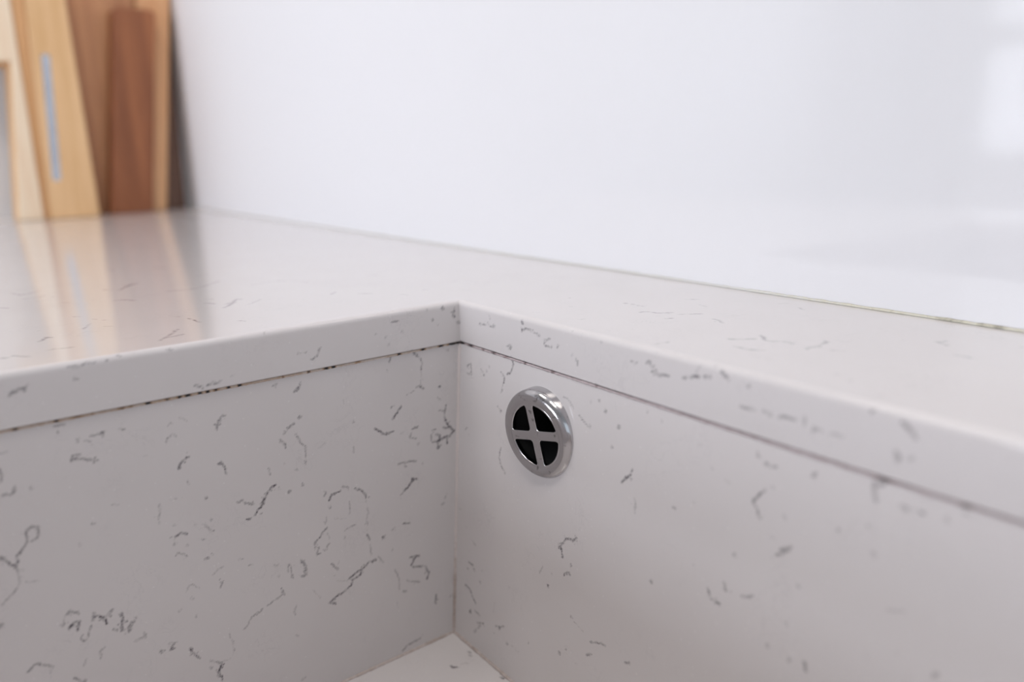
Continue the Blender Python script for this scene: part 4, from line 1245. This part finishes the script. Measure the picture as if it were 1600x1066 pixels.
Z1 = 0.33
board('chopping_board', 'darkest walnut chopping board, rearmost in the corner against the white wall', M_dark,
      [(-0.060, 0.0), (0.1085, 0.0), (0.1160, 0.24), (0.1160, Z1), (-0.052, Z1)], -0.9030, -0.8880, -0.001)
board('chopping_board', 'pale beech chopping board, its slim light edge showing beside the dark walnut board', M_beech,
      [(0.036, 0.0), (0.0768, 0.0), (0.1160, 0.284), (0.1165, 0.31), (0.0755, 0.31)], -0.8850, -0.8670, -0.001)
board('chopping_board', 'mid-brown walnut chopping board half hidden behind the pale wooden block', M_walnut2,
      [(-0.036, 0.0), (0.0335, 0.0), (0.0735, 0.31), (-0.032, 0.31)], -0.8850, -0.8690, -0.001)
board('chopping_board', 'reddish walnut chopping board standing in front of the pale beech board', M_walnut,
      [(0.0005, 0.0), (0.0545, 0.0), (0.0885, 0.257), (0.0840, 0.262), (0.0420, 0.262), (0.0362, 0.257)], -0.8650, -0.8450, -0.001)

# ------------------------------------------------------------------ pale wooden knife block with a steel strip
blk = thing('knife_block', 'pale bamboo knife block with a slim steel strip let into its front', 'knife block', (-0.845, -0.060, H))
def hz(poly):
    return [(y, z + H) for y, z in poly]
prism_yz('body', M_pale, blk, hz([(-0.1070, 0.0), (-0.0170, 0.0), (-0.0205, 0.33), (-0.1300, 0.33), (-0.1300, 0.186), (-0.0890, 0.184)]), -0.8800, -0.8225, 0.002)
prism_yz('side_strip', M_pale3, blk, hz([(-0.1060, 0.0005), (-0.0798, 0.0005), (-0.0770, 0.33), (-0.1290, 0.33), (-0.1290, 0.187), (-0.0872, 0.186)]), -0.8225, -0.8160, 0.0012)
prism_yz('dark_strip', M_orange, blk, hz([(-0.0795, 0.0005), (-0.0735, 0.0005), (-0.0605, 0.33), (-0.0765, 0.33)]), -0.8225, -0.8180, 0.0006)
slot = [(-0.0640, 0.047), (-0.0545, 0.0465), (-0.0455, 0.1960), (-0.0545, 0.1965)]
fp = rounded_poly([(-0.0728, 0.0005), (-0.0172, 0.0005), (-0.0207, 0.33), (-0.0598, 0.33)], 0.002)
me = plate('slotted_panel', fp, [rounded_poly(slot, 0.003)], 0.0070, 0.0010)
me.transform(Matrix(((0, 0, 1, -0.8190), (1, 0, 0, 0), (0, 1, 0, H), (0, 0, 0, 1))))
link('slotted_panel', me, M_pale2, blk)
prism_yz('steel_strip', M_steel, blk, hz([(-0.0642, 0.0465), (-0.0543, 0.0460), (-0.0453, 0.1962), (-0.0547, 0.1968)]), -0.8222, -0.8172, 0.0004)

# ------------------------------------------------------------------ housings of the two added fill lamps, out of view
for lx_, ly_, le_, lab in FILL_LAMPS:
    lamp = thing('added_ceiling_lamp', lab, 'lamp', (lx_, ly_, ZC))
    bm = lathe([(0.0, 0.0), (0.24, 0.0), (0.25, -0.008), (0.25, -0.026), (0.24, -0.030), (0.225, -0.026), (0.0, -0.026)], 48)
    bmesh.ops.remove_doubles(bm, verts=bm.verts, dist=1e-6)
    me = bm_mesh('housing', bm, True)
    o = bpy.data.objects.new('housing', me)
    COL.objects.link(o)
    me.materials.append(M_frame)
    o.parent = lamp
